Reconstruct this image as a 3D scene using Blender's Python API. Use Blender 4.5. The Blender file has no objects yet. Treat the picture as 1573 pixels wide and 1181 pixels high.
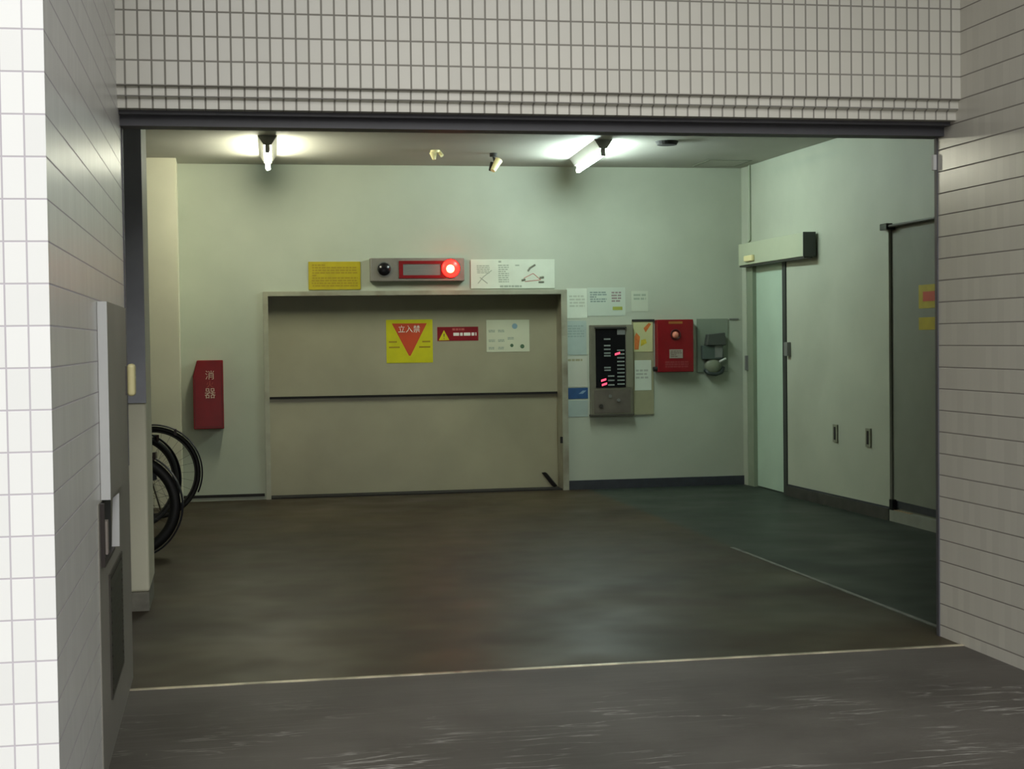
import bpy, bmesh, math, random
from mathutils import Vector, Matrix
random.seed(7)
SC = bpy.context.scene
C = SC.collection

# ------------------------------------------------------------------ camera
H = 1.4057
YAW, PITCH, ROLL, F = 0.18659, -0.02917, -0.01312, 2341.2
fw = Vector((math.sin(YAW)*math.cos(PITCH), math.cos(YAW)*math.cos(PITCH), math.sin(PITCH)))
r0 = Vector((math.cos(YAW), -math.sin(YAW), 0)); u0 = r0.cross(fw)
rt = r0*math.cos(ROLL) + u0*math.sin(ROLL); up = -r0*math.sin(ROLL) + u0*math.cos(ROLL)
cd = bpy.data.cameras.new('camera'); cam = bpy.data.objects.new('camera', cd); C.objects.link(cam)
cd.sensor_width = 36; cd.lens = F*36/1573; cd.clip_end = 200
M = Matrix((rt, up, -fw)).transposed().to_4x4(); M.translation = Vector((0, 0, H))
cam.matrix_world = M
SC.camera = cam

# ------------------------------------------------------------------ world, daylight, exposure
w = bpy.data.worlds.new('sky'); SC.world = w; w.use_nodes = True
nt = w.node_tree; bg = nt.nodes['Background']
bg.inputs[1].default_value = 0.82
_tc = nt.nodes.new('ShaderNodeTexCoord'); _sp = nt.nodes.new('ShaderNodeSeparateXYZ'); _cr = nt.nodes.new('ShaderNodeValToRGB')
nt.links.new(_tc.outputs['Generated'], _sp.inputs[0]); nt.links.new(_sp.outputs[2], _cr.inputs[0]); nt.links.new(_cr.outputs[0], bg.inputs[0])
_cr.color_ramp.elements[0].position = 0.25; _cr.color_ramp.elements[0].color = (0.22, 0.225, 0.225, 1)   # street and buildings opposite
_cr.color_ramp.elements[1].position = 0.60; _cr.color_ramp.elements[1].color = (0.93, 0.97, 1.0, 1)      # overcast sky
sd = bpy.data.lights.new('daylight', 'SUN'); sd.energy = 2.6; sd.angle = math.radians(55); sd.color = (1.0, 0.99, 0.96)
so = bpy.data.objects.new('daylight', sd); C.objects.link(so)
so.rotation_euler = Vector((0.06, 0.80, -0.50)).to_track_quat('-Z', 'Y').to_euler()
so.location = (-3, -4, 6)
LAMP_L, LAMP_R = 145.0, 190.0          # emission of the two fluorescent tubes
vs = SC.view_settings
vs.view_transform = 'Standard'; vs.look = 'None'; vs.exposure = 0.0; vs.gamma = 1.0; vs.use_curve_mapping = False

# ------------------------------------------------------------------ materials
def lin(c):
    return tuple(((v/255)/12.92 if v/255 <= 0.04045 else ((v/255+0.055)/1.055)**2.4) for v in c) + (1,)
def mat(name, col, rough=0.6, metal=0.0, var=0.0, scale=4.0, spec=0.5, bump=0.0, stain=None, stain_amt=0.0, stretch=(1, 1, 1)):
    m = bpy.data.materials.new(name); m.use_nodes = True
    n = m.node_tree.nodes; l = m.node_tree.links; b = n['Principled BSDF']
    b.inputs['Roughness'].default_value = rough; b.inputs['Metallic'].default_value = metal
    b.inputs['Specular IOR Level'].default_value = spec
    g = n.new('ShaderNodeNewGeometry'); mp = n.new('ShaderNodeMapping'); mp.inputs['Scale'].default_value = stretch
    l.new(g.outputs['Position'], mp.inputs['Vector'])
    no = n.new('ShaderNodeTexNoise'); no.inputs['Scale'].default_value = scale; no.inputs['Detail'].default_value = 6
    l.new(mp.outputs[0], no.inputs['Vector'])
    mx = n.new('ShaderNodeMix'); mx.data_type = 'RGBA'
    c2 = tuple(v*(1-var) for v in col[:3]) + (1,); c1 = tuple(min(1, v*(1+var*0.6)) for v in col[:3]) + (1,)
    mx.inputs[6].default_value = c2; mx.inputs[7].default_value = c1
    mr = n.new('ShaderNodeMapRange'); mr.inputs[1].default_value = 0.3; mr.inputs[2].default_value = 0.7
    l.new(no.outputs['Fac'], mr.inputs[0]); l.new(mr.outputs[0], mx.inputs[0])
    out = mx.outputs[2]
    if stain:
        n2 = n.new('ShaderNodeTexNoise'); n2.inputs['Scale'].default_value = scale*0.35; n2.inputs['Detail'].default_value = 8
        l.new(mp.outputs[0], n2.inputs['Vector'])
        r2 = n.new('ShaderNodeMapRange'); r2.inputs[1].default_value = 0.52; r2.inputs[2].default_value = 0.72; r2.inputs[4].default_value = stain_amt
        l.new(n2.outputs['Fac'], r2.inputs[0])
        m2 = n.new('ShaderNodeMix'); m2.data_type = 'RGBA'; l.new(r2.outputs[0], m2.inputs[0]); l.new(out, m2.inputs[6]); m2.inputs[7].default_value = stain
        out = m2.outputs[2]
    l.new(out, b.inputs['Base Color'])
    if bump:
        bp = n.new('ShaderNodeBump'); bp.inputs['Strength'].default_value = bump; bp.inputs['Distance'].default_value = 0.01
        l.new(no.outputs['Fac'], bp.inputs['Height']); l.new(bp.outputs[0], b.inputs['Normal'])
    return m
def emat(name, col, s):
    m = bpy.data.materials.new(name); m.use_nodes = True; b = m.node_tree.nodes['Principled BSDF']
    b.inputs['Base Color'].default_value = col; b.inputs['Emission Color'].default_value = col; b.inputs['Emission Strength'].default_value = s
    b.inputs['Roughness'].default_value = 0.3
    return m
def tile_mat(name, col, joint, ox=-0.002, oz=0.054, px=0.0527, pz=0.1, wz=0.0055, wx=0.0055, side_wx=0.0015, rough=0.22):
    """stack-bonded glazed tile; across-coordinate is X on faces looking along Y, Y on faces looking along X"""
    m = bpy.data.materials.new(name); m.use_nodes = True
    n = m.node_tree.nodes; l = m.node_tree.links; b = n['Principled BSDF']
    g = n.new('ShaderNodeNewGeometry'); sp = n.new('ShaderNodeSeparateXYZ'); l.new(g.outputs['Position'], sp.inputs[0])
    sn = n.new('ShaderNodeSeparateXYZ'); l.new(g.outputs['True Normal'], sn.inputs[0])
    def mth(op, a, bb=None, c=None):
        k = n.new('ShaderNodeMath'); k.operation = op
        for i, v in enumerate((a, bb, c)):
            if v is None: continue
            if isinstance(v, (int, float)): k.inputs[i].default_value = v
            else: l.new(v, k.inputs[i])
        return k.outputs[0]
    isx = mth('GREATER_THAN', mth('ABSOLUTE', sn.outputs[0]), 0.7)
    def line(coord, off, pitch, width):
        f = mth('FRACT', mth('DIVIDE', mth('SUBTRACT', coord, off), pitch))
        d = mth('MULTIPLY', mth('MINIMUM', f, mth('SUBTRACT', 1.0, f)), pitch)   # metres to nearest joint
        k = n.new('ShaderNodeMapRange'); l.new(d, k.inputs[0])
        k.inputs[1].default_value = width*0.35; k.inputs[2].default_value = width*0.65; k.inputs[3].default_value = 1; k.inputs[4].default_value = 0
        return k.outputs[0], f
    lz, fz = line(sp.outputs[2], oz, pz, wz)
    lx, fx = line(sp.outputs[0], ox, px, wx)
    ly, fy = line(sp.outputs[1], 0.02, px, side_wx)
    across = mth('ADD', mth('MULTIPLY', lx, mth('SUBTRACT', 1.0, isx)), mth('MULTIPLY', mth('MULTIPLY', ly, isx), 0.35))
    hzone = mth('MULTIPLY', lz, 1.0)
    j = mth('MAXIMUM', across, hzone)
    # per tile tone
    cx = mth('FLOOR', mth('DIVIDE', mth('SUBTRACT', sp.outputs[0], ox), px)); cy = mth('FLOOR', mth('DIVIDE', mth('SUBTRACT', sp.outputs[1], 0.02), px))
    cz = mth('FLOOR', mth('DIVIDE', mth('SUBTRACT', sp.outputs[2], oz), pz))
    cb = n.new('ShaderNodeCombineXYZ')
    l.new(mth('MULTIPLY', cx, mth('SUBTRACT', 1.0, isx)), cb.inputs[0]); l.new(mth('MULTIPLY', cy, isx), cb.inputs[1]); l.new(cz, cb.inputs[2])
    wn = n.new('ShaderNodeTexWhiteNoise'); l.new(cb.outputs[0], wn.inputs[0])
    tone = n.new('ShaderNodeMix'); tone.data_type = 'RGBA'; l.new(wn.outputs[0], tone.inputs[0])
    tone.inputs[6].default_value = tuple(v*0.95 for v in col[:3]) + (1,); tone.inputs[7].default_value = tuple(min(1, v*1.02) for v in col[:3]) + (1,)
    mx = n.new('ShaderNodeMix'); mx.data_type = 'RGBA'; l.new(j, mx.inputs[0]); l.new(tone.outputs[2], mx.inputs[6]); mx.inputs[7].default_value = joint
    l.new(mx.outputs[2], b.inputs['Base Color'])
    rr = n.new('ShaderNodeMapRange'); l.new(j, rr.inputs[0]); rr.inputs[3].default_value = rough; rr.inputs[4].default_value = 0.85
    l.new(rr.outputs[0], b.inputs['Roughness'])
    inv = mth('SUBTRACT', 1.0, j); b.inputs['Specular IOR Level'].default_value = 0.4
    wv = mth('MULTIPLY', wn.outputs[0], 0.0)
    no = n.new('ShaderNodeTexNoise'); no.inputs['Scale'].default_value = 9; l.new(g.outputs['Position'], no.inputs['Vector'])
    hh = mth('ADD', inv, mth('MULTIPLY', no.outputs['Fac'], 0.35))
    bp = n.new('ShaderNodeBump'); bp.inputs['Strength'].default_value = 0.35; bp.inputs['Distance'].default_value = 0.002
    l.new(hh, bp.inputs['Height']); l.new(bp.outputs[0], b.inputs['Normal'])
    return m

TILE = tile_mat('glazed_tile', lin((222, 218, 206)), lin((150, 144, 136)))
TILE_P = tile_mat('glazed_tile_pillar', lin((241, 241, 238)), lin((198, 192, 198)), ox=-0.454, wx=0.004, wz=0.004, rough=0.31)
PAINT = mat('cream_wall_paint', lin((174, 181, 163)), 0.55, var=0.06, scale=2.2, bump=0.05, stain=lin((136, 140, 122)), stain_amt=0.3)
PAINT_C = mat('ceiling_paint', lin((168, 168, 158)), 0.7, var=0.06, scale=2)
COLP = mat('column_paint', lin((205, 203, 180)), 0.55, var=0.05, scale=3)
GUIDE = mat('dark_steel_paint', lin((84, 84, 90)), 0.45, var=0.12, scale=5)
DARK = mat('dark_gap', lin((30, 28, 26)), 0.8)
BASEB = mat('navy_baseboard', lin((46, 50, 56)), 0.5, var=0.25, scale=12)
LIFT = mat('lift_door_steel', lin((158, 154, 128)), 0.32, metal=0.1, var=0.12, scale=1.6, bump=0.06, stain=lin((112, 104, 80)), stain_amt=0.35)
TRIMS = mat('door_frame_steel', lin((160, 160, 140)), 0.4, metal=0.2, var=0.12, scale=8, stain=lin((92, 74, 55)), stain_amt=0.6)
RED = mat('red_enamel', lin((116, 8, 14)), 0.35, var=0.12, scale=10)
RED2 = mat('deep_red_enamel', lin((124, 5, 18)), 0.35, var=0.12, scale=10)
YEL = mat('yellow_sign', lin((170, 154, 6)), 0.5, var=0.10, scale=14)
YEL2 = mat('bright_yellow_sign', lin((196, 192, 4)), 0.5, var=0.07, scale=14)
ORANGE = mat('orange_red_print', lin((186, 66, 28)), 0.5, var=0.06, scale=12)
WHITE = mat('white_print', lin((225, 228, 218)), 0.5, var=0.04, scale=12)
PAPER = mat('white_paper', lin((205, 214, 196)), 0.7, var=0.05, scale=9)
PAPER2 = mat('grey_green_paper', lin((160, 176, 168)), 0.7, var=0.07, scale=9)
PAPER3 = mat('olive_paper', lin((150, 148, 116)), 0.7, var=0.07, scale=9)
INK = mat('ink', lin((66, 66, 54)), 0.6); INKG = mat('soft_ink', lin((148, 160, 142)), 0.6); DYEL = mat('olive_ink', lin((142, 120, 10)), 0.6)
BLUE = mat('blue_print', lin((36, 76, 122)), 0.5, var=0.15, scale=20)
GREENK = mat('green_print', lin((70, 100, 70)), 0.6); PINK = mat('red_print', lin((176, 90, 84)), 0.6)
STEEL = mat('brushed_steel', lin((150, 146, 136)), 0.4, metal=0.6, var=0.1, scale=12)
GREYP = mat('grey_plastic', lin((112, 114, 110)), 0.5, var=0.1, scale=12)
BLACK = mat('black_plastic', lin((12, 12, 16)), 0.25)
ALU = mat('pale_aluminium', lin((205, 206, 204)), 0.45, metal=0.15, var=0.05, scale=6)
PLATE = mat('grey_plate', lin((150, 147, 138)), 0.5, metal=0.1, var=0.08, scale=3)
IVORY = mat('ivory_plastic', lin((236, 226, 170)), 0.4)
RUB = mat('black_rubber', lin((14, 14, 14)), 0.6); CHR = mat('chrome', lin((200, 200, 200)), 0.2, metal=1.0); BFR = mat('black_bike_paint', lin((24, 26, 34)), 0.3)
GRN = mat('pale_green_door', lin((178, 200, 180)), 0.5, var=0.05, scale=3)
GREYW = mat('grey_recess_paint', lin((122, 127, 114)), 0.6, var=0.08, scale=3)
CONC = mat('kerb_concrete', lin((120, 118, 106)), 0.7, var=0.3, scale=14)
TUBE_L = emat('tube_glow_warm', (1.0, 0.98, 0.77, 1), LAMP_L)
TUBE_R = emat('tube_glow_cool', (0.83, 1.0, 0.95, 1), LAMP_R)
REDGLOW = emat('red_lens_glow', (1.0, 0.006, 0.004, 1), 15.0)
HOT = emat('bulb_glow', (1.0, 0.42, 0.16, 1), 7.0)
LED = emat('led_glow', (1.0, 0.08, 0.16, 1), 1.3)

def floor_mat():
    m = bpy.data.materials.new('painted_floor'); m.use_nodes = True
    n = m.node_tree.nodes; l = m.node_tree.links; b = n['Principled BSDF']
    g = n.new('ShaderNodeNewGeometry'); sp = n.new('ShaderNodeSeparateXYZ'); l.new(g.outputs['Position'], sp.inputs[0])
    mp = n.new('ShaderNodeMapping'); mp.inputs['Scale'].default_value = (0.8, 1.0, 1); l.new(g.outputs['Position'], mp.inputs[0])
    no = n.new('ShaderNodeTexNoise'); no.inputs['Scale'].default_value = 1.1; no.inputs['Detail'].default_value = 7; no.inputs['Roughness'].default_value = 0.6; l.new(mp.outputs[0], no.inputs[0])
    r = n.new('ShaderNodeValToRGB'); l.new(no.outputs['Fac'], r.inputs[0])
    r.color_ramp.elements[0].position = 0.32; r.color_ramp.elements[0].color = lin((40, 30, 20))
    r.color_ramp.elements[1].position = 0.68; r.color_ramp.elements[1].color = lin((66, 57, 39))
    # green paint of the side lane
    ed = n.new('ShaderNodeMapRange'); l.new(sp.outputs[0], ed.inputs[0]); ed.inputs[1].default_value = 3.30; ed.inputs[2].default_value = 3.36
    mx = n.new('ShaderNodeMix'); mx.data_type = 'RGBA'; l.new(ed.outputs[0], mx.inputs[0]); l.new(r.outputs[0], mx.inputs[6]); mx.inputs[7].default_value = lin((42, 51, 44))
    l.new(mx.outputs[2], b.inputs['Base Color'])
    n2 = n.new('ShaderNodeTexNoise'); n2.inputs['Scale'].default_value = 1.6; n2.inputs['Detail'].default_value = 2; l.new(g.outputs['Position'], n2.inputs[0])
    rr = n.new('ShaderNodeMapRange'); l.new(n2.outputs['Fac'], rr.inputs[0]); rr.inputs[1].default_value = 0.3; rr.inputs[2].default_value = 0.7; rr.inputs[3].default_value = 0.36; rr.inputs[4].default_value = 0.56
    l.new(rr.outputs[0], b.inputs['Roughness'])
    b.inputs['Specular IOR Level'].default_value = 0.22
    bp = n.new('ShaderNodeBump'); bp.inputs['Strength'].default_value = 0.02; bp.inputs['Distance'].default_value = 0.01; l.new(n2.outputs['Fac'], bp.inputs['Height']); l.new(bp.outputs[0], b.inputs['Normal'])
    return m
def ground_mat():
    m = bpy.data.materials.new('worn_driveway'); m.use_nodes = True
    n = m.node_tree.nodes; l = m.node_tree.links; b = n['Principled BSDF']
    g = n.new('ShaderNodeNewGeometry')
    mp = n.new('ShaderNodeMapping'); mp.inputs['Rotation'].default_value = (0, 0, math.radians(-62)); mp.inputs['Scale'].default_value = (1.1, 7.0, 1); l.new(g.outputs['Position'], mp.inputs[0])
    no = n.new('ShaderNodeTexNoise'); no.inputs['Scale'].default_value = 1.5; no.inputs['Detail'].default_value = 8; l.new(g.outputs['Position'], no.inputs[0])
    r = n.new('ShaderNodeValToRGB'); l.new(no.outputs['Fac'], r.inputs[0])
    r.color_ramp.elements[0].position = 0.3; r.color_ramp.elements[0].color = lin((66, 61, 56))
    r.color_ramp.elements[1].position = 0.72; r.color_ramp.elements[1].color = lin((92, 88, 82))
    n2 = n.new('ShaderNodeTexNoise'); n2.inputs['Scale'].default_value = 1.7; n2.inputs['Detail'].default_value = 5; n2.inputs['Distortion'].default_value = 0.35; l.new(mp.outputs[0], n2.inputs[0])
    a = n.new('ShaderNodeMath'); a.operation = 'SUBTRACT'; l.new(n2.outputs['Fac'], a.inputs[0]); a.inputs[1].default_value = 0.5
    ab = n.new('ShaderNodeMath'); ab.operation = 'ABSOLUTE'; l.new(a.outputs[0], ab.inputs[0])
    k = n.new('ShaderNodeMapRange'); l.new(ab.outputs[0], k.inputs[0]); k.inputs[1].default_value = 0.0; k.inputs[2].default_value = 0.022; k.inputs[3].default_value = 1; k.inputs[4].default_value = 0
    n3 = n.new('ShaderNodeTexNoise'); n3.inputs['Scale'].default_value = 2.3; n3.inputs['Detail'].default_value = 4; l.new(g.outputs['Position'], n3.inputs[0])
    k3 = n.new('ShaderNodeMapRange'); l.new(n3.outputs['Fac'], k3.inputs[0]); k3.inputs[1].default_value = 0.48; k3.inputs[2].default_value = 0.62; k3.inputs[4].default_value = 0.45
    # wear only on the walked part away from the threshold
    sp = n.new('ShaderNodeSeparateXYZ'); l.new(g.outputs['Position'], sp.inputs[0])
    ky = n.new('ShaderNodeMapRange'); l.new(sp.outputs[1], ky.inputs[0]); ky.inputs[1].default_value = 6.2; ky.inputs[2].default_value = 5.2
    m1 = n.new('ShaderNodeMath'); m1.operation = 'MULTIPLY'; l.new(k.outputs[0], m1.inputs[0]); l.new(k3.outputs[0], m1.inputs[1])
    m2 = n.new('ShaderNodeMath'); m2.operation = 'MULTIPLY'; l.new(m1.outputs[0], m2.inputs[0]); l.new(ky.outputs[0], m2.inputs[1])
    mx = n.new('ShaderNodeMix'); mx.data_type = 'RGBA'; l.new(m2.outputs[0], mx.inputs[0]); l.new(r.outputs[0], mx.inputs[6]); mx.inputs[7].default_value = lin((200, 198, 190))
    l.new(mx.outputs[2], b.inputs['Base Color']); b.inputs['Roughness'].default_value = 0.6
    bp = n.new('ShaderNodeBump'); bp.inputs['Strength'].default_value = 0.3; bp.inputs['Distance'].default_value = 0.01; l.new(n2.outputs['Fac'], bp.inputs['Height']); l.new(bp.outputs[0], b.inputs['Normal'])
    return m
def strip_mat():
    m = mat('threshold_metal', lin((206, 198, 172)), 0.35, metal=0.5, var=0.6, scale=3, stretch=(2, 0.2, 1), stain=lin((70, 66, 58)), stain_amt=0.9)
    return m
FLOOR, GROUND, STRIP = floor_mat(), ground_mat(), strip_mat()

# ------------------------------------------------------------------ helpers
def obj(name, bm, m, parent=None, smooth=False, bevel=0.0):
    me = bpy.data.meshes.new(name)
    bmesh.ops.recalc_face_normals(bm, faces=bm.faces[:])
    bm.to_mesh(me); bm.free()
    for mm in (m if isinstance(m, (list, tuple)) else [m]): me.materials.append(mm)
    if smooth:
        for p in me.polygons: p.use_smooth = True
    o = bpy.data.objects.new(name, me); C.objects.link(o)
    if parent: o.parent = parent; o.matrix_parent_inverse = Matrix.Translation(parent.location).inverted() if parent.type == 'EMPTY' else Matrix()
    if bevel:
        b = o.modifiers.new('bevel', 'BEVEL'); b.width = bevel; b.segments = 3; b.limit_method = 'ANGLE'
    return o
def bx(bm, x0, x1, y0, y1, z0, z1):
    v = [bm.verts.new((x, y, z)) for x in (x0, x1) for y in (y0, y1) for z in (z0, z1)]
    for f in ((0, 1, 3, 2), (4, 6, 7, 5), (0, 4, 5, 1), (2, 3, 7, 6), (0, 2, 6, 4), (1, 5, 7, 3)): bm.faces.new([v[i] for i in f])
    return bm
def box(*a): return bx(bmesh.new(), *a)
def prism(bm, pts, d):
    """closed polygon pts (3D) extruded by vector d"""
    d = Vector(d); a = [bm.verts.new(p) for p in pts]; b = [bm.verts.new(Vector(p)+d) for p in pts]
    bm.faces.new(a); bm.faces.new(b[::-1])
    for i in range(len(a)):
        j = (i+1) % len(a); bm.faces.new((a[i], a[j], b[j], b[i]))
    return bm
def cyl(bm, p, q, r, r2=None, n=20, cap=True):
    p, q = Vector(p), Vector(q); r2 = r if r2 is None else r2; d = (q-p).normalized()
    a = d.orthogonal().normalized(); b = d.cross(a)
    A = [bm.verts.new(p + a*r*math.cos(t) + b*r*math.sin(t)) for t in [2*math.pi*i/n for i in range(n)]]
    B = [bm.verts.new(q + a*r2*math.cos(t) + b*r2*math.sin(t)) for t in [2*math.pi*i/n for i in range(n)]]
    for i in range(n):
        j = (i+1) % n; bm.faces.new((A[i], A[j], B[j], B[i]))
    if cap: bm.faces.new(A[::-1]); bm.faces.new(B)
    return bm
def tube(bm, pts, r, n=10):
    pts = [Vector(p) for p in pts]; rings = []
    for i, p in enumerate(pts):
        d = (pts[min(i+1, len(pts)-1)] - pts[max(i-1, 0)]).normalized()
        a = d.cross(Vector((0.13, 1, 0.21))).normalized(); b = d.cross(a)
        rings.append([bm.verts.new(p + a*r*math.cos(2*math.pi*k/n) + b*r*math.sin(2*math.pi*k/n)) for k in range(n)])
    for A, B in zip(rings, rings[1:]):
        for i in range(n): bm.faces.new((A[i], A[(i+1) % n], B[(i+1) % n], B[i]))
    bm.faces.new(rings[0][::-1]); bm.faces.new(rings[-1])
    return bm
def torus(bm, c, R, r, a0=0, a1=360, n=64, m=12, sy=1.0):
    """ring in the XZ plane; sy scales its thickness along Y"""
    full = a1-a0 >= 360; rings = []; k = n if full else n+1
    for i in range(k):
        t = math.radians(a0 + (a1-a0)*i/n)
        rings.append([bm.verts.new((c[0]+(R+r*math.cos(s))*math.cos(t), c[1]+r*sy*math.sin(s), c[2]+(R+r*math.cos(s))*math.sin(t))) for s in [2*math.pi*j/m for j in range(m)]])
    for i in range(k if full else k-1):
        A, B = rings[i], rings[(i+1) % k]
        for j in range(m): bm.faces.new((A[j], A[(j+1) % m], B[(j+1) % m], B[j]))
    if not full: bm.faces.new(rings[0][::-1]); bm.faces.new(rings[-1])
    return bm
def tag(o, label=None, cat=None, group=None, kind=None):
    if label: o['label'] = label
    if cat: o['category'] = cat
    if group: o['group'] = group
    if kind: o['kind'] = kind
    return o
def thing(name, label, cat, loc, group=None):
    o = bpy.data.objects.new(name, None); o.empty_display_size = 0.1; C.objects.link(o); o.location = loc
    return tag(o, label, cat, group)
def struct(name, bm, m, parent=None, label=None, **k):
    o = obj(name, bm, m, parent, **k)
    if not parent: o['kind'] = 'structure'
    if label: o['label'] = label
    return o
def lettering(s, size, center, m, parent, y_axis=False, sx=1.0, depth=0.0006, name='lettering'):
    """flat text standing in the XZ plane facing -Y"""
    cu = bpy.data.curves.new('lettering', 'FONT'); cu.body = s; cu.size = size; cu.extrude = depth; cu.align_x = 'CENTER'; cu.align_y = 'CENTER'
    cu.resolution_u = 2
    t = bpy.data.objects.new('lettering', cu); C.objects.link(t)
    bpy.context.view_layer.update()
    me = bpy.data.meshes.new_from_object(t.evaluated_get(bpy.context.evaluated_depsgraph_get()))
    bpy.data.objects.remove(t); bpy.data.curves.remove(cu)
    me.materials.clear(); me.materials.append(m)
    for v in me.vertices:
        x, y, z = v.co; v.co = Vector((center[0]+x*sx, center[1]-z, center[2]+y))
    o = bpy.data.objects.new(name, me); C.objects.link(o); o.parent = parent
    o.matrix_parent_inverse = Matrix.Translation(parent.location).inverted() if parent.type == 'EMPTY' else Matrix()
    return o

# ------------------------------------------------------------------ setting: outside walls, lintel
XL, XR, YC, YL, YE, YB, ZC = -0.405, 3.2566, 3.767, 6.352, 6.60, 13.87, 3.007
struct('ground', box(-14, 14, -14, YL, -0.15, 0.0), GROUND)
struct('wall_left', box(-3.2, XL, YC, YE, 0, 7.0), TILE_P, label='white glazed tile wall returning into the entrance on the left')
struct('wall_right', box(XR, 6.5, 2.6, YE, 0, 7.0), TILE, label='glazed tile wall on the right of the entrance')
bm = bmesh.new()
prof = [(YL, 7.0), (YL, 2.454), (YL+0.022, 2.446), (YL+0.022, 2.414), (YL+0.046, 2.405), (YL+0.046, 2.368), (YL+0.40, 2.368), (YL+0.40, 7.0)]
prism(bm, [(XL, y, z) for y, z in prof], (XR-XL, 0, 0))
struct('wall_front', bm, tile_mat('glazed_tile_lintel', lin((209, 207, 196)), lin((142, 139, 131)), wx=0.0075, wz=0.007), label='tiled lintel with a bullnose lower edge over the garage opening')
nb = bmesh.new(); bx(nb, XL, XR, YL+0.0215, YL+0.024, 2.4125, 2.4165); struct('trim_1', nb, mat('tile_joint', lin((130, 128, 122)), 0.9), label='joint line in the bullnose tiles')
struct('soffit', box(-3.2, 7.0, YC, YL, 4.55, 4.75), PAINT_C, label='soffit above the entrance recess')
# inner faces of the front wall on both sides of the opening
struct('wall_front_inner', bx(box(XR+0.10, 6.5, YE, YE+0.15, 0, ZC), -3.2, XL-0.2, YE, YE+0.15, 0, ZC), PAINT)

# steel shutter header and jambs
struct('trim_2', bx(box(XL, XR, YL+0.16, YE+0.02, 2.312, 2.366), XL, XR, YL+0.10, YL+0.16, 2.352, 2.372), GUIDE, label='dark grey steel shutter header')
struct('trim_3', box(XR-0.006, XR, YE-0.025, YE, 0, 2.312), GUIDE, label='thin dark shutter guide on the right jamb')
struct('trim_4', box(XL, XL+0.006, YE-0.025, YE, 0.9, 2.312), GUIDE, label='thin dark shutter guide on the left jamb')

# threshold strip
struct('trim_5', box(XL, XR, YL-0.008, YL+0.016, 0, 0.004), STRIP, label='worn metal threshold strip')

# ------------------------------------------------------------------ setting: inside
struct('floor', box(-2.7, 6.5, YL, 14.4, -0.15, 0.0), FLOOR)
struct('trim_6', prism(bmesh.new(), [(3.335, 6.75, 0), (3.36, 6.75, 0), (3.325, 9.7, 0), (3.30, 9.7, 0)], (0, 0, 0.004)), mat('worn_edge_strip', lin((120, 124, 116)), 0.5, var=0.4, scale=9), label='pale worn line where the green lane begins')
struct('ceiling', box(-2.7, 6.5, YL+0.40, 14.4, ZC, ZC+0.2), PAINT_C)
DX0, DX1, DZ = 0.385, 3.10, 1.835
bm = bmesh.new(); bx(bm, -2.7, DX0, YB, YB+0.5, 0, ZC); bx(bm, DX1, 5.3, YB, YB+0.5, 0, ZC); bx(bm, DX0, DX1, YB, YB+0.5, DZ, ZC)
struct('wall_back', bm, PAINT)
struct('wall_left_inner', box(-2.9, -2.7, YE, 14.4, 0, ZC), PAINT)
struct('wall_column_back', box(-2.7, -0.375, 13.45, YB, 0, ZC), COLP, label='cream painted column in the back left corner')
# column beside the opening, with an added grey sheet painting its upper shade
CXR = -0.408
struct('wall_column_left', box(-1.5, CXR, 8.25, 8.85, 0.10, ZC), COLP, label='cream painted column behind the left jamb', bevel=0.015)
struct('trim_7', box(-1.49, CXR-0.003, 8.24, 8.80, 0, 0.10), CONC, label='concrete plinth under the cream column')
struct('trim_8', box(-0.56, CXR+0.002, 8.232, 8.262, 1.10, ZC), mat('column_shade_grey', lin((150, 152, 160)), 0.5, var=0.15, scale=4), label='added grey sheet standing in for the shade on the upper column')
# right wall: straight by the sliding door, then slightly angled, then a recess
W0, W1, WE = (4.86, YB), (4.88, 12.70), (4.95, 10.81)
def vwall(pts, z0, z1, t=0.12):
    bm = bmesh.new()
    prism(bm, [(x, y, z0) for x, y in pts] + [(x+t, y, z0) for x, y in reversed(pts)], (0, 0, z1-z0)); return bm
RZ = 2.226
bm = vwall([W0, (4.862, 13.76)], 0, ZC, 0.5)
b2 = vwall([(4.862, 13.76), (4.879, 12.78)], 2.08, ZC, 0.5)
b3 = vwall([(4.879, 12.78), W1, WE], 0.09, ZC, 0.02)
b4 = vwall([WE, (4.965, YE+0.15)], RZ, ZC, 0.05)
for bb in (b2, b3, b4):
    me = bpy.data.meshes.new('t'); bb.to_mesh(me); bb.free(); bm.from_mesh(me); bpy.data.meshes.remove(me)
struct('wall_right_inner', bm, PAINT)
d3 = bpy.data.objects.new('door_3', None); C.objects.link(d3); d3.location = (4.99, 9, 0); d3['kind'] = 'structure'; d3['label'] = 'grey sliding leaf set just behind the right wall'
obj('door_leaf', box(4.9745, 5.01, YE+0.15, 11.2, 0, RZ-0.01), GREYW, d3); obj('kick_rail', box(4.967, 4.9744, YE+0.15, 10.80, 0.10, 0.155), BASEB, d3)
struct('wall_right_outer', box(5.25, 5.5, YE+0.15, 12.78, 0, ZC), PAINT)
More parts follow.
